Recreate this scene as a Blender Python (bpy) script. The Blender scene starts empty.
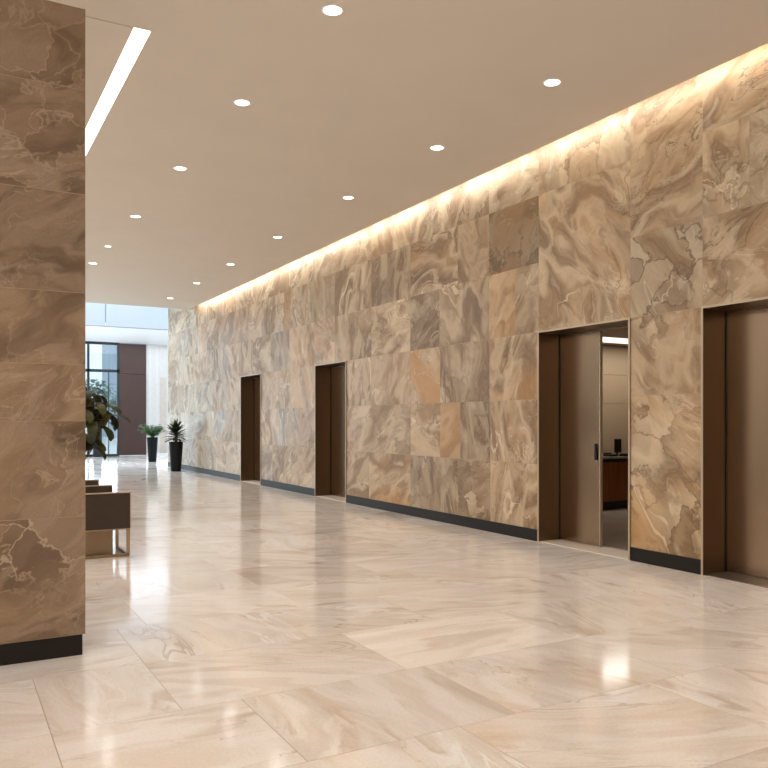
import bpy, bmesh, math, random
from mathutils import Vector, Matrix
R = math.radians
C = bpy.context.scene.collection
sc = bpy.context.scene
rnd = random.Random(7)

# ------------------------------------------------------------------ helpers
class MB:
    """collects faces; build() links them as one mesh object"""
    def __init__(s):
        s.bm = bmesh.new()
    def box(s, x0, x1, y0, y1, z0, z1, bev=0.0, mat=0):
        v = [s.bm.verts.new((x, y, z)) for z in (z0, z1) for y in (y0, y1) for x in (x0, x1)]
        fs = []
        for q in ((0, 2, 3, 1), (4, 5, 7, 6), (0, 1, 5, 4), (2, 6, 7, 3), (0, 4, 6, 2), (1, 3, 7, 5)):
            f = s.bm.faces.new([v[i] for i in q]); f.material_index = mat; fs.append(f)
        if bev > 0:
            es = list({e for f in fs for e in f.edges})
            bmesh.ops.bevel(s.bm, geom=es, offset=bev, segments=2, affect='EDGES', profile=.5)
        return s
    def lathe(s, prof, cx=0, cy=0, n=32, mat=0, closed=True):
        rings = []
        for r, z in prof:
            rings.append([s.bm.verts.new((cx + r * math.cos(2 * math.pi * i / n), cy + r * math.sin(2 * math.pi * i / n), z)) for i in range(n)])
        for a, b in zip(rings, rings[1:]):
            for i in range(n):
                f = s.bm.faces.new((a[i], a[(i + 1) % n], b[(i + 1) % n], b[i])); f.material_index = mat; f.smooth = True
        if closed:
            s.bm.faces.new(list(reversed(rings[0]))); s.bm.faces.new(rings[-1])
        return s
    def tube(s, pts, rad, n=8):
        pts = [Vector(p) for p in pts]; prev = None
        for k, p in enumerate(pts):
            d = (pts[min(k + 1, len(pts) - 1)] - pts[max(k - 1, 0)]).normalized()
            a = d.orthogonal().normalized(); b = d.cross(a)
            r = rad[k] if isinstance(rad, (list, tuple)) else rad
            ring = [s.bm.verts.new(p + a * r * math.cos(2 * math.pi * i / n) + b * r * math.sin(2 * math.pi * i / n)) for i in range(n)]
            if prev:
                best = min(range(n), key=lambda o: sum((prev[i].co - ring[(i + o) % n].co).length for i in range(n)))
                ring = [ring[(i + best) % n] for i in range(n)]
                for i in range(n):
                    f = s.bm.faces.new((prev[i], prev[(i + 1) % n], ring[(i + 1) % n], ring[i])); f.smooth = True
            prev = ring
        return s
    def leaf(s, base, yaw, pitch, L, W, droop, fold=.25, seg=7, prof=None, mat=0):
        """a curved, folded leaf blade starting at base"""
        pos = Vector(base); p = pitch; step = L / seg; rows = []
        for k in range(seg + 1):
            t = k / seg
            w = W * (prof(t) if prof else math.sin(math.pi * min(1, .06 + t * .94)) ** .8) / 2
            d = Vector((math.cos(yaw) * math.cos(p), math.sin(yaw) * math.cos(p), math.sin(p)))
            side = Vector((-math.sin(yaw), math.cos(yaw), 0)); up = side.cross(d) * -1
            rows.append((s.bm.verts.new(pos + side * w + up * w * fold), s.bm.verts.new(pos), s.bm.verts.new(pos - side * w + up * w * fold)))
            pos = pos + d * step; p -= droop / seg
        for a, b in zip(rows, rows[1:]):
            for i in (0, 1):
                f = s.bm.faces.new((a[i], a[i + 1], b[i + 1], b[i])); f.smooth = True; f.material_index = mat
        return s
    def build(s, name, mat, parent=None):
        bmesh.ops.recalc_face_normals(s.bm, faces=s.bm.faces) if not getattr(s, 'norecalc', 0) else None
        me = bpy.data.meshes.new(name); s.bm.to_mesh(me); s.bm.free()
        for m in (mat if isinstance(mat, (list, tuple)) else [mat]): me.materials.append(m)
        o = bpy.data.objects.new(name, me); C.objects.link(o)
        if parent: o.parent = parent
        return o

def tag(o, label=None, cat=None, group=None, kind=None):
    for k, v in (('label', label), ('category', cat), ('group', group), ('kind', kind)):
        if v: o[k] = v
    return o
def empty(name, loc, rz=0):
    o = bpy.data.objects.new(name, None); C.objects.link(o); o.location = loc; o.rotation_euler.z = rz
    o.empty_display_size = .2
    return o
def copy_tree(o, parent=None):
    c = o.copy(); C.objects.link(c)
    if parent: c.parent = parent
    for ch in [x for x in bpy.data.objects if x.parent == o]: copy_tree(ch, c)
    return c
def area(name, loc, rot, sx, sy, power, col, parent=None, shape='RECTANGLE', spread=180):
    l = bpy.data.lights.new(name, 'AREA'); l.shape = shape; l.size = sx
    if shape in ('RECTANGLE', 'ELLIPSE'): l.size_y = sy
    l.energy = power; l.color = col; l.spread = R(spread)
    o = bpy.data.objects.new(name, l); C.objects.link(o); o.location = loc; o.rotation_euler = rot
    if parent: o.parent = parent
    return o

# ------------------------------------------------------------------ materials
def srgb(r, g, b):
    f = lambda v: (v / 255 / 12.92) if v / 255 <= .04045 else ((v / 255 + .055) / 1.055) ** 2.4
    return (f(r), f(g), f(b), 1)
class NT:
    def __init__(s, name):
        s.m = bpy.data.materials.new(name); s.m.use_nodes = True; s.t = s.m.node_tree
        s.t.nodes.clear()
        s.out = s.t.nodes.new('ShaderNodeOutputMaterial'); s.b = s.t.nodes.new('ShaderNodeBsdfPrincipled')
        s.t.links.new(s.b.outputs[0], s.out.inputs[0])
    def n(s, typ, ins=None, **props):
        nd = s.t.nodes.new('ShaderNode' + typ)
        for k, v in props.items(): setattr(nd, k, v)
        for k, v in (ins or {}).items():
            if isinstance(v, bpy.types.NodeSocket): s.t.links.new(v, nd.inputs[k])
            else: nd.inputs[k].default_value = v
        return nd
    def math(s, op, a, b=0.0, c=None, clamp=False):
        d = {0: a, 1: b}
        if c is not None: d[2] = c
        return s.n('Math', d, operation=op, use_clamp=clamp).outputs[0]
    def vmath(s, op, a, b):
        return s.n('VectorMath', {0: a, 1: b}, operation=op).outputs[0]
    def ramp(s, fac, stops, interp='LINEAR'):
        nd = s.n('ValToRGB', {0: fac}); cr = nd.color_ramp; cr.interpolation = interp
        cr.elements[0].position = stops[0][0]; cr.elements[0].color = stops[0][1]
        cr.elements[1].position = stops[-1][0]; cr.elements[1].color = stops[-1][1]
        for p, col in stops[1:-1]:
            e = cr.elements.new(p); e.color = col
        return nd.outputs[0]
    def mix(s, fac, a, b, blend='MIX'):
        nd = s.n('Mix', None, data_type='RGBA', blend_type=blend)
        for i, v in ((0, fac), (6, a), (7, b)):
            if isinstance(v, bpy.types.NodeSocket): s.t.links.new(v, nd.inputs[i])
            else: nd.inputs[i].default_value = v
        return nd.outputs[2]
    def mapr(s, v, a, b, c=0., d=1.):
        return s.n('MapRange', {0: v, 1: a, 2: b, 3: c, 4: d}, interpolation_type='SMOOTHSTEP').outputs[0]
    def set(s, **k):
        for a, v in k.items():
            key = a.replace('_', ' ')
            if isinstance(v, bpy.types.NodeSocket): s.t.links.new(v, s.b.inputs[key])
            else: s.b.inputs[key].default_value = v
        return s.m

def plain(name, col, rough=.5, metal=0, noise=.04, nscale=6, spec=.5):
    """slightly uneven single-colour material"""
    t = NT(name); co = t.n('TexCoord').outputs['Object']
    nz = t.n('TexNoise', {'Vector': co, 'Scale': nscale, 'Detail': 4.}).outputs[0]
    v = t.mapr(nz, .3, .7, 1 - noise, 1 + noise)
    cc = t.n('VectorMath', {0: col[:3], 3: v}, operation='SCALE').outputs[0]
    t.set(Base_Color=cc, Roughness=rough, Metallic=metal)
    t.b.inputs['Specular IOR Level'].default_value = spec
    return t.m

def stone(name, axis, pal, stretch, rough, contrast=1., crack=1., scale=1., tint=None, coat=0.):
    """veined marble; every slab gets its own offset, turn and tone from the mesh attributes seed and tone"""
    t = NT(name)
    co = t.n('TexCoord').outputs['Object']
    seed = t.n('Attribute', attribute_name='seed').outputs['Vector']
    tone = t.n('Attribute', attribute_name='tone').outputs['Color']
    sp = t.n('SeparateColor', {0: tone}).outputs
    bright, orange, brec = sp[0], sp[1], sp[2]
    sx = t.n('SeparateXYZ', {0: seed}).outputs
    off = t.n('VectorMath', {0: seed, 3: 37.}, operation='SCALE').outputs[0]
    p = t.vmath('ADD', co, off)
    ang = t.math('MULTIPLY', sx[0], 2.4)
    rot = t.n('VectorRotate', {'Vector': p, 'Axis': axis, 'Angle': ang}, rotation_type='AXIS_ANGLE').outputs[0]
    st = t.vmath('MULTIPLY', rot, tuple(v * scale for v in stretch))
    w1 = t.n('TexNoise', {'Vector': st, 'Scale': .8, 'Detail': 3., 'Roughness': .5}).outputs['Color']
    w1 = t.n('VectorMath', {0: t.vmath('SUBTRACT', w1, (.5, .5, .5)), 3: 2.6}, operation='SCALE').outputs[0]
    pw = t.vmath('ADD', st, w1)
    # big clouds
    a = t.n('TexNoise', {'Vector': pw, 'Scale': .9, 'Detail': 8., 'Roughness': .58, 'Distortion': .5}).outputs[0]
    col = t.ramp(a, pal)
    # flowing bands
    b = t.n('TexWave', {'Vector': pw, 'Scale': .7, 'Distortion': 7., 'Detail': 5., 'Detail Scale': 1.4, 'Detail Roughness': .62}).outputs['Fac']
    col = t.mix(t.math('MULTIPLY', t.mapr(b, .55, 1.), .42 * contrast), col, tint['band'])
    b2 = t.n('TexNoise', {'Vector': t.vmath('ADD', pw, (3.1, 7.7, 1.3)), 'Scale': 1.5, 'Detail': 6., 'Roughness': .65, 'Distortion': 1.2}).outputs[0]
    col = t.mix(t.math('MULTIPLY', t.mapr(b2, .55, .70), .55 * contrast), col, tint['dark'])
    # orange clouds
    o = t.n('TexNoise', {'Vector': t.vmath('ADD', pw, (9., 2., 5.)), 'Scale': .75, 'Detail': 4., 'Distortion': .8}).outputs[0]
    of = t.math('MULTIPLY', t.math('MULTIPLY', t.mapr(o, .42, .66), t.mapr(a, .35, .6, 1., .6)), orange, clamp=True)
    col = t.mix(of, col, tint['orange'])
    # pale ridge veins
    for sc_, wd, off_, amt, key in ((.6, .012, (1., 4., 2.), .6, 'vein'), (1.3, .010, (6., 1., 8.), .30, 'vein'), (.9, .007, (2., 9., 4.), .55, 'crack')):
        vn = t.n('TexNoise', {'Vector': t.vmath('ADD', pw, off_), 'Scale': sc_, 'Detail': 5., 'Roughness': .55, 'Distortion': .9}).outputs[0]
        rd = t.math('ABSOLUTE', t.math('SUBTRACT', vn, .5))
        f = t.mapr(rd, wd * .2, wd, 1., 0.)
        msk = t.mapr(t.n('TexNoise', {'Vector': t.vmath('ADD', st, off_), 'Scale': .8, 'Detail': 2.}).outputs[0], .48, .62)
        col = t.mix(t.math('MULTIPLY', t.math('MULTIPLY', f, msk), amt * contrast), col, tint[key])
    # broken breccia cells in some slabs
    w2 = t.n('TexNoise', {'Vector': rot, 'Scale': 2.2 * scale, 'Detail': 4., 'Roughness': .6}).outputs['Color']
    w2 = t.n('VectorMath', {0: t.vmath('SUBTRACT', w2, (.5, .5, .5)), 3: .75}, operation='SCALE').outputs[0]
    pv = t.vmath('ADD', t.vmath('MULTIPLY', rot, (scale, scale, scale)), w2)
    vo = t.n('TexVoronoi', {'Vector': pv, 'Scale': 2.0}, feature='DISTANCE_TO_EDGE').outputs[0]
    vc = t.n('TexVoronoi', {'Vector': pv, 'Scale': 2.0}).outputs['Color']
    vcs = t.n('SeparateColor', {0: vc}).outputs[0]
    bm_ = t.mapr(t.n('TexNoise', {'Vector': rot, 'Scale': .7, 'Detail': 2.}).outputs[0], .40, .58)
    bf = t.math('MULTIPLY', t.math('MULTIPLY', bm_, brec), crack)
    col = t.mix(t.math('MULTIPLY', bf, t.mapr(vcs, .3, .9, 0., .6)), col, tint['cell'])
    col = t.mix(t.math('MULTIPLY', bf, t.mapr(vcs, .05, .4, .75, 0.)), col, tint['dark'])
    col = t.mix(t.math('MULTIPLY', bf, t.mapr(vo, .0, .035, .75, 0.)), col, tint['crack'])
    # fine grain
    g = t.n('TexNoise', {'Vector': co, 'Scale': 60., 'Detail': 3.}).outputs[0]
    k = t.math('MULTIPLY', t.mapr(g, .2, .8, .95, 1.05), bright)
    col = t.n('VectorMath', {0: col, 3: k}, operation='SCALE').outputs[0]
    t.set(Base_Color=col, Roughness=t.mapr(a, .3, .7, rough * .85, rough * 1.2))
    t.b.inputs['Specular IOR Level'].default_value = .5
    if coat:
        t.b.inputs['Coat Weight'].default_value = coat; t.b.inputs['Coat Roughness'].default_value = .12
    return t.m

WPAL = [(.30, srgb(112, 86, 58)), (.41, srgb(148, 121, 91)), (.48, srgb(186, 163, 132)), (.53, srgb(168, 139, 104)), (.60, srgb(134, 107, 77)), (.70, srgb(210, 192, 164))]
WT = {'band': srgb(211, 190, 158), 'dark': srgb(118, 92, 62), 'orange': srgb(190, 142, 82), 'vein': srgb(226, 209, 181), 'crack': srgb(104, 80, 55), 'cell': srgb(216, 198, 168)}
M_wall = stone('travertine_wall', (1, 0, 0), WPAL, (1, .62, 1.3), .42, 1.3, 1., .85, WT)
PPAL = [(.30, srgb(84, 64, 45)), (.42, srgb(116, 93, 70)), (.50, srgb(146, 122, 96)), (.58, srgb(124, 100, 76)), (.70, srgb(168, 145, 118))]
PT = {'band': srgb(168, 146, 123), 'dark': srgb(108, 86, 67), 'orange': srgb(150, 120, 92), 'vein': srgb(188, 168, 145), 'crack': srgb(186, 165, 140), 'cell': srgb(164, 142, 119)}
M_pier = stone('brown_marble', (0, 1, 0), PPAL, (.6, 1, 1.2), .5, .9, 1., 1.5, PT)
FPAL = [(.30, srgb(216, 200, 186)), (.42, srgb(230, 219, 208)), (.50, srgb(240, 232, 223)), (.58, srgb(232, 219, 207)), (.70, srgb(246, 241, 235))]
FT = {'band': srgb(246, 240, 234), 'dark': srgb(206, 186, 169), 'orange': srgb(226, 200, 168), 'vein': srgb(249, 245, 239), 'crack': srgb(206, 187, 169), 'cell': srgb(247, 241, 233)}
M_floor = stone('polished_marble_floor', (0, 0, 1), FPAL, (.5, 1.7, 1), .115, 1.5, .35, .8, FT, coat=.15)
M_grout = plain('grout', srgb(172, 154, 132), .7)
M_fgrout = plain('floor_grout', srgb(176, 156, 138), .4)
M_ceil = plain('warm_ceiling_paint', srgb(216, 208, 197), .85, noise=.01, nscale=1.5, spec=.2)
M_white = plain('white_paint', srgb(236, 238, 240), .6, noise=.01, spec=.3)
M_fascia = plain('pale_fascia_panel', srgb(206, 209, 213), .6, noise=.01, spec=.3)
M_wline = plain('panel_joint_grey', srgb(128, 132, 136), .6)
M_grey = plain('pale_grey_panel', srgb(205, 203, 200), .6, noise=.03)
M_base = plain('black_plinth', srgb(30, 25, 21), .5, noise=.06, spec=.25)
M_brownp = plain('brown_wall_panel', srgb(64, 41, 33), .5, noise=.05, nscale=2)
M_black = plain('black_frame_metal', srgb(30, 34, 38), .4, 0)
M_pot = plain('black_planter_gloss', srgb(7, 10, 12), .5, spec=.25)
M_soil = plain('potting_soil', srgb(48, 36, 26), .95, noise=.3, nscale=40)
M_plastic = plain('black_plastic', srgb(18, 17, 17), .35)
M_blackm = plain('black_top', srgb(26, 24, 23), .3)
M_silver = plain('silver_edge', srgb(170, 165, 158), .3, .9)
M_leather = plain('brown_leather', srgb(62, 47, 35), .5, noise=.06, nscale=20)
M_trimb = plain('bronze_trim', srgb(176, 150, 122), .35, .6)
M_trimb2 = plain('pale_joint', srgb(158, 136, 110), .6)
M_plate = plain('bronze_base_plate', srgb(150, 128, 100), .4, .5)
M_stonefl = plain('pale_paving', srgb(215, 214, 210), .7, noise=.05, nscale=2)
M_bldg = plain('pale_facade', srgb(205, 212, 218), .8, noise=.05, nscale=.4)
M_bldg2 = plain('grey_facade', srgb(165, 175, 185), .8, noise=.06, nscale=.4)
M_threshold = plain('pale_threshold', srgb(226, 212, 194), .35)
M_sill = plain('steel_sill', srgb(150, 140, 128), .35, .8)
M_beige = plain('beige_wall_panel', srgb(172, 150, 122), .6, noise=.02, nscale=2)
M_pinkish = plain('pale_tan_panel', srgb(200, 188, 178), .6)
M_beigej = plain('beige_panel_joint', srgb(150, 130, 104), .6)
M_greytile = plain('grey_room_floor', srgb(170, 156, 138), .22, noise=.08, nscale=1.5)
M_trunk = plain('bark', srgb(90, 72, 54), .9, noise=.25, nscale=30)

def metal(name, col, rough, streak=260., amt=.16, big=.12):
    t = NT(name); co = t.n('TexCoord').outputs['Object']
    st = t.vmath('MULTIPLY', co, (streak, streak, 1.2))
    n1 = t.n('TexNoise', {'Vector': st, 'Scale': 1., 'Detail': 3.}).outputs[0]
    n2 = t.n('TexNoise', {'Vector': t.vmath('MULTIPLY', co, (1.6, 1.6, .5)), 'Scale': 1.5, 'Detail': 2.}).outputs[0]
    v = t.math('MULTIPLY', t.mapr(n1, .3, .7, 1 - amt * .4, 1 + amt * .4), t.mapr(n2, .35, .65, 1 - big * .5, 1 + big * .5))
    cc = t.n('VectorMath', {0: col[:3], 3: v}, operation='SCALE').outputs[0]
    t.set(Base_Color=cc, Metallic=1., Roughness=rough)
    t.b.inputs['Anisotropic'].default_value = .5
    return t.m
M_leaf = metal('bronze_brushed_steel', srgb(158, 137, 115), .22, amt=.05, big=.10)
M_jamb = metal('dark_bronze_steel', srgb(126, 108, 88), .28, amt=.02, big=.06)
M_edge = plain('frame_edge_steel', srgb(190, 172, 148), .4, .35)

def leafmat(name, c1, c2, rough=.4, scale=5.):
    t = NT(name); co = t.n('TexCoord').outputs['Object']
    nz = t.n('TexNoise', {'Vector': co, 'Scale': scale, 'Detail': 3.}).outputs[0]
    t.set(Base_Color=t.ramp(nz, [(.35, c1), (.65, c2)]), Roughness=rough)
    t.b.inputs['Specular IOR Level'].default_value = .25
    return t.m
M_fig = leafmat('fig_leaf', srgb(20, 26, 8), srgb(66, 64, 16), .6, 4.)
M_drac = leafmat('dracaena_leaf', srgb(20, 30, 18), srgb(52, 62, 34), .4, 6.)
M_drac2 = leafmat('dracaena_new_leaf', srgb(70, 92, 24), srgb(110, 128, 40), .4, 6.)
M_palm = leafmat('palm_leaf', srgb(48, 84, 44), srgb(110, 148, 96), .5, 8.)
M_tree = leafmat('tree_leaves', srgb(70, 110, 84), srgb(120, 150, 120), .7, 1.)

def wood():
    t = NT('dark_wood_veneer'); co = t.n('TexCoord').outputs['Object']
    w = t.n('TexNoise', {'Vector': t.vmath('MULTIPLY', co, (14., 14., 1.)), 'Scale': 1.3, 'Detail': 5., 'Distortion': .4}).outputs[0]
    return t.set(Base_Color=t.ramp(w, [(.3, srgb(134, 72, 26)), (.7, srgb(176, 100, 42))]), Roughness=.4)
M_wood = wood()
def emis(name, col, st):
    t = NT(name); t.b.inputs['Base Color'].default_value = col
    t.b.inputs['Emission Color'].default_value = col; t.b.inputs['Emission Strength'].default_value = st
    return t.m
M_lens2 = emis('panel_diffuser', (1, .93, .83, 1), 1.2)
M_lens = emis('lamp_diffuser', (1, .93, .83, 1), 5.)
def glass():
    t = NT('window_glass'); t.t.nodes.remove(t.b)
    tr = t.n('BsdfTransparent', {0: (.93, .97, .98, 1)}); gl = t.n('BsdfGlossy', {'Color': (1, 1, 1, 1), 'Roughness': .02})
    fr = t.n('Fresnel', {'IOR': 1.45}).outputs[0]
    mx = t.n('MixShader', {0: fr, 1: tr.outputs[0], 2: gl.outputs[0]})
    t.t.links.new(mx.outputs[0], t.out.inputs[0]); return t.m
M_glass = glass()

# ------------------------------------------------------------------ dimensions (metres; lobby runs along +Y, lift wall on +X side)
WX = 6.43; CZ = 4.78; SLOT = 6.22; CEND = 22.85; WEND = 26.1; ATOP = 9.6; FAR = 34.5; FASY = 28.5
DOORS = [(17.33, 18.75), (12.86, 14.24), (6.03, 7.52), (3.55, 5.11)]
DH = 2.61; RECESS = .33

def slab_mesh(name, rects, place, mats, gap=.0025, thick=.002):
    """slabs: rects (u0,u1,v0,v1,seed,tone); place(u,v,depth) -> xyz; one mesh with attributes"""
    bm = bmesh.new(); ls = bm.loops.layers.float_color.new('seed'); lt = bm.loops.layers.float_color.new('tone')
    for (u0, u1, v0, v1, sd, tn) in rects:
        g = gap / 2; u0 += g; u1 -= g; v0 += g; v1 -= g; e = .0015
        fr = [bm.verts.new(place(*q, 0)) for q in ((u0 + e, v0 + e), (u1 - e, v0 + e), (u1 - e, v1 - e), (u0 + e, v1 - e))]
        bk = [bm.verts.new(place(*q, thick)) for q in ((u0, v0), (u1, v0), (u1, v1), (u0, v1))]
        fs = [bm.faces.new(fr)] + [bm.faces.new((fr[i], bk[i], bk[(i + 1) % 4], fr[(i + 1) % 4])) for i in range(4)]
        for f in fs:
            for l in f.loops: l[ls] = (*sd, 1); l[lt] = (*tn, 1)
    bmesh.ops.recalc_face_normals(bm, faces=bm.faces)
    me = bpy.data.meshes.new(name); bm.to_mesh(me); bm.free()
    for m in mats: me.materials.append(m)
    o = bpy.data.objects.new(name, me); C.objects.link(o)
    return o

# ------------------------------------------------------------------ lift wall
ROWS = [.02, .96, 1.77, DH, 3.47, 4.31, 5.15, 6.0, 6.9, 7.8, 8.7, ATOP]
BR = {  # hand-read joint positions along the wall, row by row, where the photo shows them
 0: [4.4, 5.11, 6.03, 7.52, 8.51, 9.28, 10.59, 11.99, 12.86, 14.24, 15.5, 16.6, 17.33, 18.75],
 1: [4.4, 5.11, 6.03, 7.52, 8.51, 9.22, 9.74, 10.59, 12.86, 14.24, 15.1, 16.2, 17.33, 18.75],
 2: [4.4, 5.11, 6.03, 7.52, 8.53, 9.74, 10.59, 11.9, 12.86, 14.24, 15.5, 17.33, 18.75],
 3: [3.9, 5.11, 6.03, 7.52, 7.98, 8.54, 9.76, 10.6, 11.9, 13.36, 14.3, 15.6, 16.7, 17.9],
 4: [3.5, 4.6, 5.11, 6.03, 7.52, 8.54, 9.28, 10.6, 11.9, 13.36, 14.7, 15.9, 17.3, 18.2],
 5: [3.8, 5.11, 6.03, 7.52, 8.54, 9.8, 10.6, 11.9, 12.9, 14.3, 15.2, 16.5, 17.6],
}
TONE = {  # (row, joint start) -> brightness, orange, breccia : slabs that stand out
 (4, 7.52): (.52, 1.0, .8), (2, 9.74): (.98, .95, 0), (2, 8.53): (.80, .1, .8), (0, 10.59): (1.0, 1.0, 0),
 (1, 7.52): (.98, .8, .1), (2, 7.52): (1.0, .5, 0), (0, 8.51): (.88, .1, .9), (1, 9.74): (1., .2, .1),
 (3, 9.76): (.80, .1, .6), (3, 10.6): (1.0, .1, .5), (4, 9.28): (.92, .4, 0), (4, 8.54): (.9, .1, 0),
 (3, 7.98): (1., .5, 0), (3, 7.52): (.86, .1, .6), (0, 7.52): (1.02, .1, .2), (2, 10.59): (1., .2, .3),
 (2, 5.11): (.92, .15, .5), (3, 5.11): (.80, .05, 1.), (4, 5.11): (.88, .3, .1), (4, 4.6): (.95, .2, .7),
 (5, 5.11): (.9, .3, .1), (3, 3.9): (.95, .5, .6), (0, 5.11): (1.02, .75, .9), (1, 5.11): (1.02, .3, .6),
 (4, 6.03): (.92, .25, .9), (3, 6.03): (.98, .55, .2),
}
MERGE = {(5.11, 6.03): ((0, 1), (4, 5)), (6.03, 7.52): ((3, 4),), (14.3, 15.6): ()}
rects = []; r2 = random.Random(11)
for i in range(len(ROWS) - 1):
    ys = list(BR.get(i, []))
    if not ys: ys = [3.5 + r2.uniform(-.4, .4)]; 
    while ys[0] > -3.2: ys.insert(0, ys[0] - r2.uniform(.9, 1.5))
    while ys[-1] < WEND - 1.7: ys.append(ys[-1] + r2.uniform(.9, 1.5))
    ys.append(WEND)
    if i > 5: ys = [y for y in ys if y > 21.5]
    for a, b in zip(ys, ys[1:]):
        if i < 3 and any(a >= d0 - .01 and b <= d1 + .01 for d0, d1 in DOORS): continue
        if i < 3:  # clip against door openings
            for d0, d1 in DOORS:
                if a < d0 < b: b = d0
                if a < d1 < b: a = d1
            if any(a >= d0 - .01 and b <= d1 + .01 for d0, d1 in DOORS): continue
        z0, z1 = ROWS[i], ROWS[i + 1]; skip = False
        for (ma, mb), prs in MERGE.items():
            if abs(a - ma) < .01 and abs(b - mb) < .01:
                for lo, hi in prs:
                    if i == lo: z1 = ROWS[i + 2]
                    if i == hi: skip = True
        sd = (r2.random(), r2.random(), r2.random())
        tn = TONE.get((i, round(a, 2)))
        if not tn: tn = (r2.uniform(.74, 1.06), max(0, r2.uniform(-.5, .8)), max(0, r2.uniform(-.6, .9)))
        if not skip: rects.append((a, b, z0, z1, sd, tn))
wr = slab_mesh('wall_right', rects, lambda u, v, d: (WX + d, u, v), [M_wall])
tag(wr, 'long wall clad in tan and cream veined stone slabs around the lift doors', 'wall', kind='structure')
m = MB(); X1 = 6.9
ys = [-3.2] + [v for d in sorted(DOORS) for v in d] + [WEND]
for a, b in zip(ys[0::2], ys[1::2]): m.box(WX + .0015, X1, a, b, 0, DH)
m.box(WX + .0015, X1, -3.2, WEND, DH, ATOP)
m.build('wall_backing', M_grout, wr)
m = MB(); m.box(WX - .001, X1 + .002, WEND, WEND + .02, 0, ATOP); m.build('wall_end_panel', M_white, wr)
# black plinth, piece by piece between the openings
m = MB()
for a, b in zip(ys[0::2], ys[1::2]): m.box(WX - .012, WX + .004, a + .012, b - .012, 0.0, .145)
tag(m.build('baseboard_right', M_base), 'low black plinth along the foot of the stone lift wall', 'baseboard', kind='structure')

# ------------------------------------------------------------------ lift doors
def lift_door(n, y0, y1, label, mode):
    root = empty('door_%d' % n, (WX, (y0 + y1) / 2, 0)); tag(root, label, 'elevator door', kind='structure')
    h = (y1 - y0) / 2; xr = RECESS
    m = MB(); e = .014                                  # jambs and head lining the recess
    m.box(-.01, xr, -h, -h + e, 0, DH); m.box(-.01, xr, h - e, h, 0, DH); m.box(-.01, xr, -h + e, h - e, DH - e, DH)
    m.build('jamb_lining', M_jamb, root)
    m = MB(); m.box(xr - .012, xr - .002, -h + e, -h + e + .008, 0, DH - e); m.box(xr - .012, xr - .002, h - e - .008, h - e, 0, DH - e); m.build('shadow_gap_strip', M_plastic, root)
    m = MB()                                            # thin bright edge at the mouth
    m.box(-.016, -.010, -h - .006, -h + .016, 0, DH + .006); m.box(-.016, -.010, h - .016, h + .006, 0, DH + .006)
    m.box(-.016, -.010, -h + .016, h - .016, DH - .016, DH + .006)
    m.build('door_frame', M_edge, root)
    m = MB(); m.box(0.0, xr + .06, -h + e, h - e, 0, .006, 0)
    m.build('threshold', M_threshold if mode != 'sill' else M_sill, root)
    zt = DH - .04
    m = MB(); m.box(xr - .01, xr + .05, -h + e, h - e, zt, DH - e); m.build('head_track', M_jamb, root)
    def leaf(a, b, dx=0):
        m = MB(); m.box(xr + dx, xr + dx + .035, a, b, .012, zt - .004, .003)
        return m.build('door_leaf', M_leaf, root)
    if mode == 'open':
        l = leaf(.045, h - e)
        m = MB(); m.box(xr - .020, xr - .001, .075, .108, 1.035, 1.23, .004)
        m.build('door_handle', M_plastic, l)
        m = MB(); m.box(xr - .034, xr - .020, .100, .116, 1.04, 1.065, .003); m.build('handle_lock', M_silver, l)
        m = MB(); m.box(xr - .004, xr + .038, .028, .045, .006, zt - .004, .002); m.build('leaf_edge_strip', M_edge, l)
        leaf(h - e - .62, h - e + .10, .06)             # second leaf slid behind the first
    else:
        leaf(-h + e, -.003); leaf(.003, h - e)
    return root
lift_door(1, *DOORS[0], 'farthest lift doorway, closed bronze steel leaves nearest the potted plants', 'closed')
lift_door(2, *DOORS[1], 'closed bronze steel lift doorway, second from the planters along the stone wall', 'closed')
lift_door(3, *DOORS[2], 'half open bronze sliding doorway with black handle showing reception room', 'open')
lift_door(4, *DOORS[3], 'nearest closed bronze lift doorway, cut off by the photo edge', 'sill')

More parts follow.
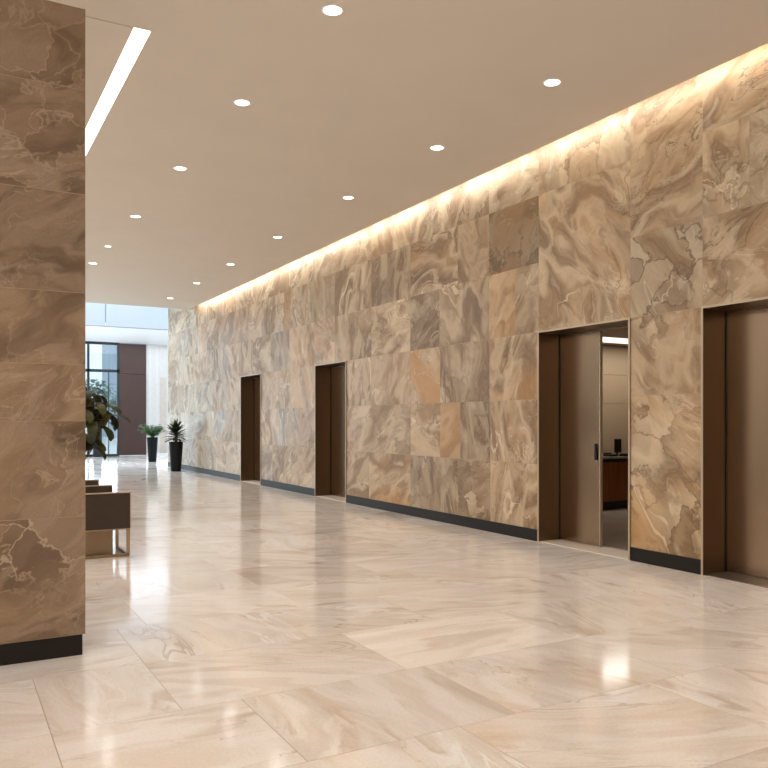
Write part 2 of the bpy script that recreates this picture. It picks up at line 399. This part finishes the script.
# ------------------------------------------------------------------ floor
rects = []; r3 = random.Random(5)
FR = {4.95: [.44, 1.07, 2.43, 3.77, 5.1], 4.05: [-.9, .44, 1.39, 2.55, 3.75, 5.0], 3.16: [-.9, .44, 1.07, 2.0, 3.3, 4.6]}
yrow = [3.16, 4.045, 4.95]; y = 4.95
while y < FAR - .5: y += .895; yrow.append(y)
yrow[-1] = FAR + .3; y = 3.16
while y > -3.6: y -= .895; yrow.insert(0, y)
FTONE = {(3.16, 2.55): (.97, 1., .9), (4.04, 2.43): (1.10, .0, .0), (4.04, 3.77): (1.02, 0, .3), (3.16, 1.39): (.93, .5, .1), (4.04, 1.07): (.97, .1, .2)}
for ya, yb in zip(yrow, yrow[1:]):
    key = round(yb, 2)
    xs = list({4.95: [.44, 1.07, 2.43, 3.77, 5.12], 4.04: [.44, 1.39, 2.55, 3.8, 5.1], 4.05: [.44, 1.39, 2.55, 3.8, 5.1], 3.16: [.44, 1.07, 2.2, 3.5, 4.8], 5.85: [1.07, 2.2, 3.2, 4.6], 5.84: [1.07, 2.2, 3.2, 4.6]}.get(key, [1.07 + r3.uniform(-.2, .9)]))
    while xs[0] > -5: xs.insert(0, xs[0] - r3.uniform(1.1, 1.5))
    xe = 6.88 if yb < 26.2 else 9.5
    while xs[-1] < xe - 1.4: xs.append(xs[-1] + r3.uniform(1.1, 1.45))
    xs.append(xe)
    for a, b in zip(xs, xs[1:]):
        sd = (r3.uniform(.0, .35) + (.0 if r3.random() < .7 else .5), r3.random(), r3.random())
        tn = FTONE.get(({316: 3.16, 404: 4.04, 405: 4.04}.get(int(ya * 100 + .5), 0), round(a, 2))) or (r3.uniform(.92, 1.04), max(0, r3.uniform(-.4, .6)), max(0, r3.uniform(-1.4, .3)))
        rects.append((a, b, ya, yb, sd, tn))
fl = slab_mesh('floor', rects, lambda u, v, d: (u, v, -d), [M_floor], gap=.004, thick=.001)
tag(fl, 'glossy cream and beige marble slab floor of the lobby', 'floor', kind='structure')
m = MB(); m.box(-7, 9.6, -4.5, FAR + .3, -.12, -.0008); m.build('grout_bed', M_fgrout, fl)

# ------------------------------------------------------------------ lobby ceiling
LX0 = -5.0; LY0 = -3.2
c = MB()
c.box(LX0, 1.365, LY0, 6.69, CZ, CZ + .1); c.box(1.365, 1.505, LY0, 6.69, CZ, CZ + .1)
c.box(LX0, 1.365, 6.69, CEND, CZ - .007, CZ + .1); c.box(1.365, 1.505, 21.0, CEND, CZ, CZ + .1)
c.box(1.505, SLOT, LY0, CEND, CZ, CZ + .1)
ce = c.build('ceiling', M_ceil)
tag(ce, 'smooth warm beige lobby ceiling with recessed round lamps', 'ceiling', kind='structure')
m = MB()
m.box(SLOT - .03, WX + .02, LY0, CEND, 5.10, 5.16); m.box(SLOT - .03, SLOT, LY0, CEND - .02, CZ + .1, 5.1); m.box(SLOT, WX, CEND - .03, CEND, CZ + .0, 5.1)
m.build('cove_recess', M_ceil, ce)
# linear light
root = empty('linear_ceiling_light', (1.435, 13.845, CZ)); tag(root, 'long narrow white light slot in the ceiling beside the near brown stone pier', 'ceiling light')
m = MB(); m.box(-.068, .068, -7.15, 7.15, .006, .02); m.build('diffuser', M_lens, root)
m = MB(); m.box(-.070, .070, -7.155, 7.155, .03, .10); m.build('housing', M_white, root)
area('strip_lamp', (0, 0, .002), (0, 0, 0), .13, 14.2, 150, (1, .97, .93), root)
# cove light
root = empty('cove_light', (SLOT + .045, 9.8, 4.90)); tag(root, 'hidden warm light strip glowing along the top of the stone wall', 'cove light')
m = MB(); m.box(-.02, .02, -12.9, 12.9, 0, .03, 0); m.build('led_channel', M_lens, root)
area('cove_lamp', (-.01, 0, -.006), (0, R(-22), 0), .04, 25.6, 84, (1, .985, .95), root)

# ------------------------------------------------------------------ downlights
def downlight():
    root = empty('downlight', (0, 0, CZ))
    m = MB(); n = 36                                    # trim ring
    m.lathe([(.090, 0.0), (.088, -.006), (.076, -.006), (.072, 0.001)], n=n, closed=False); m.build('trim_ring', M_white, root)
    m = MB(); m.lathe([(.0005, -.0035), (.073, -.0035), (.073, .0)], n=n, closed=True); m.build('lens', M_lens, root)
    area('lamp', (0, 0, -.007), (0, 0, 0), .13, .13, 4, (1, .98, .955), root, 'DISK', 150)
    return root
dl = [(2.69, 5.63, 'largest round ceiling lamp, nearest, beside the top edge of the photo'),
 (5.12, 5.79, 'round ceiling lamp nearest the glowing cove above the two near lift doors'),
 (2.66, 7.72, 'round ceiling lamp just right of the long light slot in the ceiling'),
 (5.14, 7.85, 'round ceiling lamp beside the cove with a dark spot in its middle'),
 (2.65, 10.12, 'third round ceiling lamp in the row nearer the stone pier'),
 (5.15, 10.24, 'third round ceiling lamp in the row along the cove'),
 (2.65, 12.85, 'fourth round ceiling lamp in the row nearer the stone pier'),
 (5.16, 13.06, 'fourth round ceiling lamp in the row along the cove'),
 (2.65, 15.3, 'fifth round ceiling lamp in the row nearer the stone pier, small and dim'),
 (5.19, 15.8, 'fifth round ceiling lamp in the row along the cove'),
 (2.66, 17.1, 'farthest round ceiling lamp in the row nearer the stone pier'),
 (5.20, 18.35, 'second last round ceiling lamp in the row along the cove'),
 (5.22, 20.95, 'farthest round ceiling lamp, just before the ceiling ends at the bright hall')]
d0 = downlight()
for i, (x, y, lab) in enumerate(dl):
    o = d0 if i == 0 else copy_tree(d0)
    o.location = (x, y, CZ); tag(o, lab, 'ceiling lamp', 'recessed round lamps in the lobby ceiling')
    if i == 8: o.scale = (.7, .7, 1)
    if i == 3:
        m = MB(); m.lathe([(.0005, -.0095), (.020, -.0095), (.024, -.008)], n=20); m.build('dark_centre', M_plastic, o)
# added fill lamps, out of view left of and behind the camera
for x, y in [(2.66, 2.9), (5.12, 2.9), (2.66, .4), (5.12, .4), (.1, 2.9), (.1, .4), (-2.4, 2.9), (-2.4, .4), (-2.4, 8), (-2.4, 12), (-2.4, 16), (0, -2), (3.9, -2)]:
    area('lobby_fill', (x, y, CZ - .01), (0, 0, 0), .14, .14, 4, (1, .98, .955), None, 'DISK', 150)

for x, y, ly in ((-3.6, -.2, 5.5), (3.9, -.8, 4.5), (-3.2, 9., 22.)):   # long fill lamps added out of view to brighten the lobby
    area('linear_fill', (x, y, CZ - .02), (0, 0, 0), .3, ly, 125 * ly / 8, (1, .98, .955))

# ------------------------------------------------------------------ brown stone pier on the left
PX, PY0, PY1, PZ = .78, 5.30, 5.95, 4.14
rects = []; r4 = random.Random(3)
zr = [.135, .89, 1.50, 1.86, 2.32, 2.95, 3.62, PZ]; 
for i, (a, b) in enumerate(zip(zr, zr[1:])):
    rects.append((-2.6, -1.1, a, b, (r4.random() * .4, r4.random(), r4.random()), (r4.uniform(.92, 1.04), .3, .3)))
    rects.append((-1.1, PX, a, b, (r4.random() * .35, r4.random(), r4.random()), (r4.uniform(.92, 1.04) * (.92 if i >= 4 else 1.02), .25, [1., .3, .6, .3, .8, .5, .8][i])))  # upper slabs toned darker to paint in the weaker lamplight there
pr = slab_mesh('wall_left', rects, lambda u, v, d: (u, PY0 + d * .5, v), [M_pier], gap=.004)
tag(pr, 'near brown marble pier with black foot, cut off by the photo edge', 'stone pier', kind='structure')
m = MB(); m.box(-2.6, PX - .002, PY0 + .0015, PY1, .135, PZ); o = m.build('pier_core', M_pier, pr)
m = MB(); m.box(-2.6, PX, PY0 + .0011, PY0 + .0014, .135, PZ); m.build('joint_backing', M_trimb2, pr)
for at in ('seed', 'tone'):
    a_ = o.data.color_attributes.new(at, 'FLOAT_COLOR', 'CORNER')
    for d in a_.data: d.color = (.3, .5, .7, 1) if at == 'seed' else (1.12, .0, .0, 1)
m = MB(); m.box(-2.58, PX - .016, PY0 + .014, PY1 - .02, 0, .135)
tag(m.build('baseboard_left', M_base), 'black recessed plinth under the brown marble pier', 'baseboard', kind='structure')
# outer shell of the lobby
m = MB(); m.box(LX0 - .2, LX0, LY0, FAR, 0, ATOP); w = m.build('wall_left', M_grey); tag(w, 'pale plaster wall on the far side behind the brown pier', 'wall', kind='structure')
m = MB(); m.box(LX0, 6.9, LY0 - .2, LY0, 0, 5.2); w = m.build('wall_back', M_ceil); tag(w, 'plain wall behind the viewer closing the lobby', 'wall', kind='structure')
# ------------------------------------------------------------------ atrium beyond the ceiling edge
m = MB(); m.box(LX0, WX + .4, CEND - .4, CEND - .25, CZ + .1, ATOP); tag(m.build('trim_1', M_white), 'white wall above the edge of the lobby ceiling', 'upper wall', kind='structure')
# fascia panels above the entrance zone
m = MB(); xs = [-5, -2.2, 1.3, 4.86, 7.03, 9.4]; zs = [4.80, 6.9, ATOP]
for a, b in zip(xs, xs[1:]):
    for z0, z1 in zip(zs, zs[1:]): m.box(a + .012, b - .012, FASY, FASY + .06, z0 + .02, z1 - .012, .004)
fa = m.build('trim_2', M_fascia); tag(fa, 'white panelled fascia above the entrance hall', 'fascia', kind='structure')
m = MB(); m.box(-5, 9.4, FASY + .045, FASY + .25, 4.82, ATOP); m.build('fascia_joint_backing', M_wline, fa)
m = MB(); m.box(-5, 4.3, FASY + .02, FAR, 4.83, 4.95); m.box(4.34, 9.4, FASY + .02, FAR, 4.83, 4.95)
m.box(4.3, 4.34, FASY + .02, FAR, 4.86, 4.95)
tag(m.build('ceiling', M_white), 'white lower ceiling over the entrance hall', 'ceiling', kind='structure')
# right side of entrance zone
m = MB(); m.box(9.4, 9.6, WEND, FAR + .2, 0, ATOP); m.box(6.9, 9.4, WEND, WEND + .2, 0, ATOP)
tag(m.build('wall_far_right', M_white), 'white side wall of the entrance hall', 'wall', kind='structure')
# far wall : window, brown panel, pale panels
m = MB(); m.box(7.55, 9.4, FAR, FAR + .2, 0, 4.83); fw = m.build('wall_back', M_grey); tag(fw, 'pale grey panelled wall behind the bushy palm planter', 'wall', kind='structure')
m = MB()
for x in (7.72, 8.02, 8.6, 8.9): m.box(x, x + .012, FAR - .006, FAR, .1, 4.8)
m.build('wall_rib', M_white, fw)
m = MB(); m.box(7.55, 9.4, FAR - .02, FAR, 0, .1); m.build('wall_foot', M_white, fw)
m = MB(); m.box(8.15, 8.42, FAR - .02, FAR, .1, 3.4, .004); m.build('beige_panel', M_pinkish, fw)
m = MB(); m.box(6.43, 7.55, FAR - .06, FAR + .2, 0.04, 3.50, .006); m.box(6.43, 7.55, FAR - .06, FAR + .2, 3.515, 4.80, .006)
bp = m.build('wall_back', M_brownp); tag(bp, 'dark reddish brown wall panel beside the tall entrance window', 'wall', kind='structure')
# window_1: glazed front with black mullions
win = empty('window_1', (0, FAR, 0)); tag(win, 'tall black framed entrance glazing beyond the leafy fig tree', 'window', kind='structure')
m = MB(); x0, x1 = -4.9, 6.43
m.box(x0, x1, -.05, .05, 0, .10); m.box(x0, x1, -.05, .05, 4.72, 4.84); m.box(x0, x1, -.06, .06, 3.56, 3.68)
for x in (x0, -3.1, -1.5, .1, 1.7, 3.3, 5.14, 6.34): m.box(x, x + .09, -.06, .06, .0, 4.84)
m.build('window_frame', M_black, win)
m = MB(); m.box(x0, x1, -.006, .006, .08, 4.74); m.build('glass', M_glass, win)
m = MB(); m.box(5.38, 5.72, -.10, .10, .05, 1.18, .01); m.build('door_pull_post', M_black, win)
m = MB()
m.box(5.98, 6.02, -.03, .03, .1, 3.6); m.build('slim_mullion', M_black, win)

# ------------------------------------------------------------------ outside
m = MB(); m.box(-60, 60, FAR + .3, 140, -.2, -.02); tag(m.build('ground', M_stonefl), 'pale paving outside the entrance glazing', 'ground', kind='structure')
def building(x0, x1, y0, y1, h, mat, lab, nx, nz):
    root = empty('building', ((x0 + x1) / 2, y0, 0)); tag(root, lab, 'building', 'buildings across the street')
    W = x1 - x0
    m = MB(); m.box(-W / 2, W / 2, 0, y1 - y0, 0, h); m.build('facade', mat, root)
    for i in range(nx):
        for k in range(nz):
            a = -W / 2 + (i + .15) * W / nx; z = 1.2 + k * (h - 1.5) / nz
            m = MB(); m.box(a, a + W / nx * .7, -.06, .02, z, z + (h - 1.5) / nz * .6); m.build('window_pane', M_glazing, root)
M_glazing = plain('facade_glazing', srgb(96, 116, 130), .15, .0, noise=.1, nscale=.3)
building(13.3, 24, 62, 80, 9.5, M_bldg2, 'grey building right across the street, seen through the entrance glazing', 5, 3)
building(-20, 12.6, 95, 110, 6.8, M_bldg, 'low pale building far across the street, seen through the entrance glazing', 9, 2)
r5 = random.Random(21)
for i, (x, y, s_) in enumerate([(9.2, 58, 1.), (11.6, 60, .8), (5.4, 57, .9)]):
    tr = empty('tree', (x, y, 0)); tag(tr, ['green street tree outside, partly behind the fig leaves', 'smaller street tree outside beside the grey building', 'street tree outside hidden mostly behind the pier'][i], 'tree', 'street trees outside the glazing')
    m = MB(); m.tube([(0, 0, 0), (.05, 0, 1.5 * s_), (0, .05, 2.6 * s_)], [.14, .11, .07]); m.build('trunk', M_trunk, tr)
    m = MB()
    for k in range(420):
        v = Vector((r5.gauss(0, 1), r5.gauss(0, 1), r5.gauss(0, 1))).normalized() * r5.uniform(.5, 1.5) * s_
        m.leaf((v.x, v.y, 3.1 * s_ + v.z * .9), r5.uniform(0, 6.3), r5.uniform(-.5, .8), .42, .26, .6, seg=3)
    m.build('crown', M_tree, tr)

# ------------------------------------------------------------------ reception room behind the half open doorway
RX0, RX1, RY0, RY1, RZ = X1, 12.6, 3.2, 10.75, 2.93
m = MB(); m.box(RX0, RX1, RY0, RY1, -.1, .0); tag(m.build('floor', M_greytile), 'smooth greyish floor of the reception room behind the doorway', 'floor', kind='structure')
m = MB(); m.box(RX0, RX1 + .1, RY0 - .1, RY1 + .1, RZ, RZ + .1); tag(m.build('ceiling', M_beige), 'ceiling of the reception room behind the doorway', 'ceiling', kind='structure')
m = MB(); zz = [.0, .95, 1.83, 2.37, RZ]
xs = [RX0, 8.5, 9.9, 11.4, RX1]
for a, b in zip(xs, xs[1:]):
    for z0, z1 in zip(zz, zz[1:]): m.box(a + .003, b - .003, RY1, RY1 + .03, z0 + .003, z1 - .003)
bw = m.build('wall_back', M_beige); tag(bw, 'beige panelled wall behind the reception counter', 'wall', kind='structure')
m = MB(); m.box(RX0, RX1, RY1 + .02, RY1 + .1, 0, RZ); m.build('joint_backing', M_beigej, bw)
m = MB(); m.box(RX1, RX1 + .1, RY0, RY1, 0, RZ); tag(m.build('wall_far_right', M_beige), 'beige side wall of the reception room', 'wall', kind='structure')
m = MB(); m.box(RX0, RX1, RY0 - .1, RY0, 0, RZ); tag(m.build('wall_front', M_beige), 'beige near wall of the reception room', 'wall', kind='structure')
root = empty('ceiling_light_panel', (10.2, 10.02, RZ)); tag(root, 'bright white ceiling light panel inside the reception room', 'ceiling light')
m = MB(); m.box(-1.9, 1.9, -.30, .30, -.012, -.004); m.build('diffuser', M_lens2, root)
m = MB(); m.box(-1.93, 1.93, -.33, .33, -.004, 0); m.build('rim', M_white, root)
area('panel_lamp', (0, 0, -.016), (0, 0, 0), 3.7, .56, 30, (1, .93, .84), root)
# counter
root = empty('reception_counter', (10.3, 9.70, 0)); tag(root, 'brown wood reception counter with dark top seen through the half open doorway', 'reception counter')
m = MB(); m.box(-1.3, 1.3, .0, .6, .13, .80, .004); m.build('body', M_wood, root)
m = MB(); m.box(-1.27, 1.27, .03, .57, 0, .13); m.build('toe_kick', M_plastic, root)
m = MB(); m.box(-1.3, 1.3, -.005, .6, .80, .855); m.build('dark_band', M_blackm, root)  # black band between body and worktop
m = MB(); m.box(-1.34, 1.34, -.04, .64, .855, .885, .004); m.build('worktop', M_silver, root)
def on_desk(name, x, y, z, parts, lab, cat):
    r_ = empty(name, (x, y, z)); tag(r_, lab, cat)
    for pn, mt, bx in parts:
        m = MB()
        for q in bx: m.box(*q)
        m.build(pn, mt, r_)
on_desk('monitor', 10.32, 9.95, .885, [('screen', M_plastic, [(-.075, .075, 0, .03, .06, .30, .004)]), ('stand', M_plastic, [(-.02, .02, .03, .045, 0, .2), (-.06, .06, -.03, .09, 0, .01)])], 'small black upright screen standing on the reception counter', 'monitor')
on_desk('desk_phone', 10.12, 9.95, .885, [('base', M_plastic, [(-.09, .09, -.08, .08, 0, .035, .006)]), ('handset', M_plastic, [(-.085, -.04, -.08, .08, .04, .065, .008)]), ], 'low black telephone on the reception counter left of the screen', 'telephone')
on_desk('document_tray', 10.47, 9.78, .885, [('tray', M_plastic, [(-.20, .20, -.10, .10, 0, .012), (-.2, .2, .09, .1, .012, .045), (-.2, -.19, -.1, .09, .012, .045), (.19, .2, -.1, .09, .012, .045)])], 'flat black tray on the reception counter in front of the screen', 'tray')

# ------------------------------------------------------------------ armchairs
def armchair():
    root = empty('lounge_chair', (0, 0, 0))       # its back panel faces -Y
    m = MB(); m.box(-.35, .35, -.025, .025, .31, .70, .006); o = m.build('backrest', M_leather, root)
    m = MB(); m.box(-.355, .355, -.027, .027, .70, .711, .002); m.box(-.355, .355, -.027, .027, .299, .31, .002)
    m.box(.348, .357, -.027, .027, .31, .70, .002); m.box(-.357, -.348, -.027, .027, .31, .70, .002)
    m.build('edge_trim', M_trimb, o)
    m = MB(); m.box(-.34, .34, .03, .66, .34, .46, .03); m.build('seat', M_leather, root)
    m = MB(); m.box(-.345, .345, .03, .655, .30, .335, .004); m.build('seat_frame', M_trimb, root)
    for sx in (-1, 1):
        for y in (-.01, .64):
            m = MB(); m.box(sx * .333 - .018, sx * .333 + .018, y - .012, y + .012, .03, .30, .003); m.build('leg', M_trimb, root)
    m = MB()
    for sx in (-1, 1): m.box(sx * .333 - .018, sx * .333 + .018, .0, .64, .0, .03, .003)
    m.box(-.315, .315, -.022, .014, .0, .03, .003)
    m.build('floor_rail', M_plate, root)
    m = MB(); m.box(-.18, .18, .05, .58, .0, .30, .004); m.build('pedestal', M_plate, root)
    return root
ch = armchair(); L = ['nearest dark brown square backed lounge chair with bronze legs, in front of the row', 'middle dark brown square backed lounge chair, between the nearest and the last of the row', 'last dark brown square backed lounge chair of the row, its top corner just showing']
for i, y in enumerate((8.97, 10.05, 11.05)):
    o = ch if i == 0 else copy_tree(ch)
    o.location = (1.435, y, 0); tag(o, L[i], 'lounge chair', 'row of lounge chairs beyond the brown pier')

# ------------------------------------------------------------------ plants
def tall_planter(x, y, rt, rb, h, lab, kind):
    root = empty('potted_plant', (x, y, 0)); tag(root, lab, 'potted plant')
    m = MB(); m.lathe([(rb * .96, 0), (rb, .01), (rt, h - .02), (rt, h), (rt - .025, h), (rt - .03, h - .05), (.001, h - .05)], n=40, closed=False)
    m.bm.faces.new(list(m.bm.verts)[:40]); m.build('pot', M_pot, root)
    m = MB(); m.lathe([(.001, h - .035), (rt * .5, h - .03), (rt - .028, h - .04)], n=28, closed=False); m.build('soil', M_soil, root)
    rr = random.Random(int(x * 100))
    if kind == 'dracaena':
        m = MB(); m.tube([(0, 0, h - .06), (.01, 0, h + .16), (0, 0, h + .32)], [.05, .045, .03]); m.build('stem', M_trunk, root)
        m = MB(); pf = lambda t: (min(1, .35 + t * 2.2) if t < .5 else max(.03, 1 - ((t - .5) / .5) ** 1.8))
        for k in range(54):
            z = h + .06 + .27 * (k / 54); yaw = k * 2.39996 + rr.uniform(-.2, .2); pt = -.1 + 1.25 * (k / 54) ** 1.2 + rr.uniform(-.1, .15)
            m.leaf((0.02 * math.cos(yaw), .02 * math.sin(yaw), z), yaw, pt, rr.uniform(.35, .39), .11, rr.uniform(.1, .6), .3, 7, pf)
        m.build('foliage', M_drac, root)
        m = MB()
        for k in range(9):
            m.leaf((0, 0, h + .33), k * 2.4, rr.uniform(1.15, 1.5), rr.uniform(.28, .42), .06, .2, .3, 6, pf)
        m.build('new_leaves', M_drac2, root)
    else:
        m = MB(); st = MB(); pf = lambda t: max(.04, 1 - t ** 2)
        for k in range(54):
            yaw = k * 2.39996; pt = rr.uniform(.8, 1.6); Lf = rr.uniform(.40, .60); pts = []; p = Vector((.03 * math.cos(yaw), .03 * math.sin(yaw), h - .03)); a = pt
            for q in range(7):
                pts.append(p.copy()); p = p + Vector((math.cos(yaw) * math.cos(a), math.sin(yaw) * math.cos(a), math.sin(a))) * Lf / 6; a -= .11
            st.tube(pts, [.005] * 6 + [.002], 5)
            for q in range(2, 7):
                for s in (-1, 1):
                    for w in range(2):
                        m.leaf(pts[q] if q < 7 else pts[-1], yaw + s * rr.uniform(.5, 1.1), rr.uniform(-.2, .5), rr.uniform(.13, .19), .042, .7, .2, 4, pf)
        st.build('stems', M_palm, root); m.build('foliage', M_palm, root)
    return root
tall_planter(6.0, 23.4, .205, .15, .88, 'spiky dark green plant in tall black pot against the stone wall', 'dracaena')
tall_planter(6.62, 29.2, .20, .145, .90, 'bushy light green palm in tall black pot by the brown panel', 'palm')

# fiddle leaf fig behind the armchairs
fx, fy = 1.72, 12.9
root = empty('fiddle_leaf_fig', (fx, fy, 0)); tag(root, 'large glossy fiddle leaf fig tree beyond the lounge chairs, beside the brown pier', 'potted tree')
m = MB(); m.lathe([(.17, 0), (.175, .01), (.22, .43), (.22, .45), (.195, .45), (.19, .41), (.001, .41)], n=40, closed=False); m.build('pot', M_pot, root)
m = MB(); m.lathe([(.001, .42), (.1, .425), (.192, .415)], n=24, closed=False); m.build('soil', M_soil, root)
rr = random.Random(4); tk = MB(); lf = MB()
tk.tube([(0, 0, .40), (.02, 0, .9), (-.01, .02, 1.4), (.02, 0, 2.0)], [.03, .027, .022, .012])
fig = lambda t: (.25 + .5 * math.sin(math.pi * min(1, t * 1.25)) ** .7 if t < .4 else 1.0 * math.sin(math.pi * (1 - (t - .1) / .9) ** .8) ** .55 + .0) if t < .985 else .05
heads = [((.55, -.15, 1.80), .9), ((.42, .2, 1.98), .8), ((.50, -.2, 1.52), .9), ((.30, -.3, 1.30), .8), ((.0, .1, 2.1), 1.), ((-.45, 0, 1.8), 1.), ((.66, 0, 1.66), .7), ((-.3, -.4, 1.5), 1.), ((-.2, .45, 1.6), 1.), ((.28, -.1, 1.68), .9), ((.38, .05, 1.2), .8), ((.2, .35, 1.4), .9)]
for (hx, hy, hz), s in heads:
    tk.tube([(0, 0, hz - .55), (hx * .5, hy * .5, hz - .28), (hx, hy, hz)], [.013, .010, .006], 6)
    for k in range(7):
        yaw = k * 2.4 + rr.uniform(-.4, .4)
        lf.leaf((hx * (.75 + .25 * k / 7) - .12, hy, hz - .02 * k), yaw, rr.uniform(-.1, .6), rr.uniform(.36, .46), rr.uniform(.13, .17), rr.uniform(1.2, 2.3), .22, 8, fig)
tk.build('trunk', M_trunk, root); lf.build('foliage', M_fig, root)

# ------------------------------------------------------------------ daylight and added fill
area('skylight_daylight', (1.5, 25.7, ATOP - .05), (0, 0, 0), 12.5, 5.4, 660, (.62, .81, 1.0))
area('entrance_daylight', (1., FAR + .35, 2.6), (R(90), 0, R(180)), 11, 4.4, 170, (.72, .86, 1.0))
area('paving_bounce_fill', (2.5, FAR + .4, 1.0), (R(128), 0, R(180)), 12, 1.6, 220, (.86, .93, 1.0))  # added fill standing in for paving bounce, brightens the hall soffit
area('hall_fill', (2.6, 31.5, 4.80), (0, 0, 0), 13, 5.4, 380, (.80, .90, 1.0))  # added unseen fill below the closed hall ceiling, no fitting there
w = bpy.data.worlds.new('World'); sc.world = w; w.use_nodes = True
bg = w.node_tree.nodes['Background']; bg.inputs[0].default_value = (.72, .86, 1.0, 1); bg.inputs[1].default_value = 1.2

# ------------------------------------------------------------------ camera
cd = bpy.data.cameras.new('Camera'); cam = bpy.data.objects.new('Camera', cd); C.objects.link(cam)
cam.location = (0, 0, 1.5); cam.rotation_euler = (R(90), 0, -math.atan(438 / 780))
cd.sensor_width = 36; cd.lens = 36 * 780 / 768; cd.shift_y = 37 / 768; cd.clip_end = 300
sc.camera = cam
sc.view_settings.view_transform = 'Standard'; sc.view_settings.look = 'None'
sc.view_settings.exposure = .2; sc.view_settings.gamma = 1; sc.view_settings.use_curve_mapping = False
sc.cycles.max_bounces = 10; sc.cycles.diffuse_bounces = 6; sc.cycles.glossy_bounces = 5
sc.cycles.sample_clamp_indirect = 8
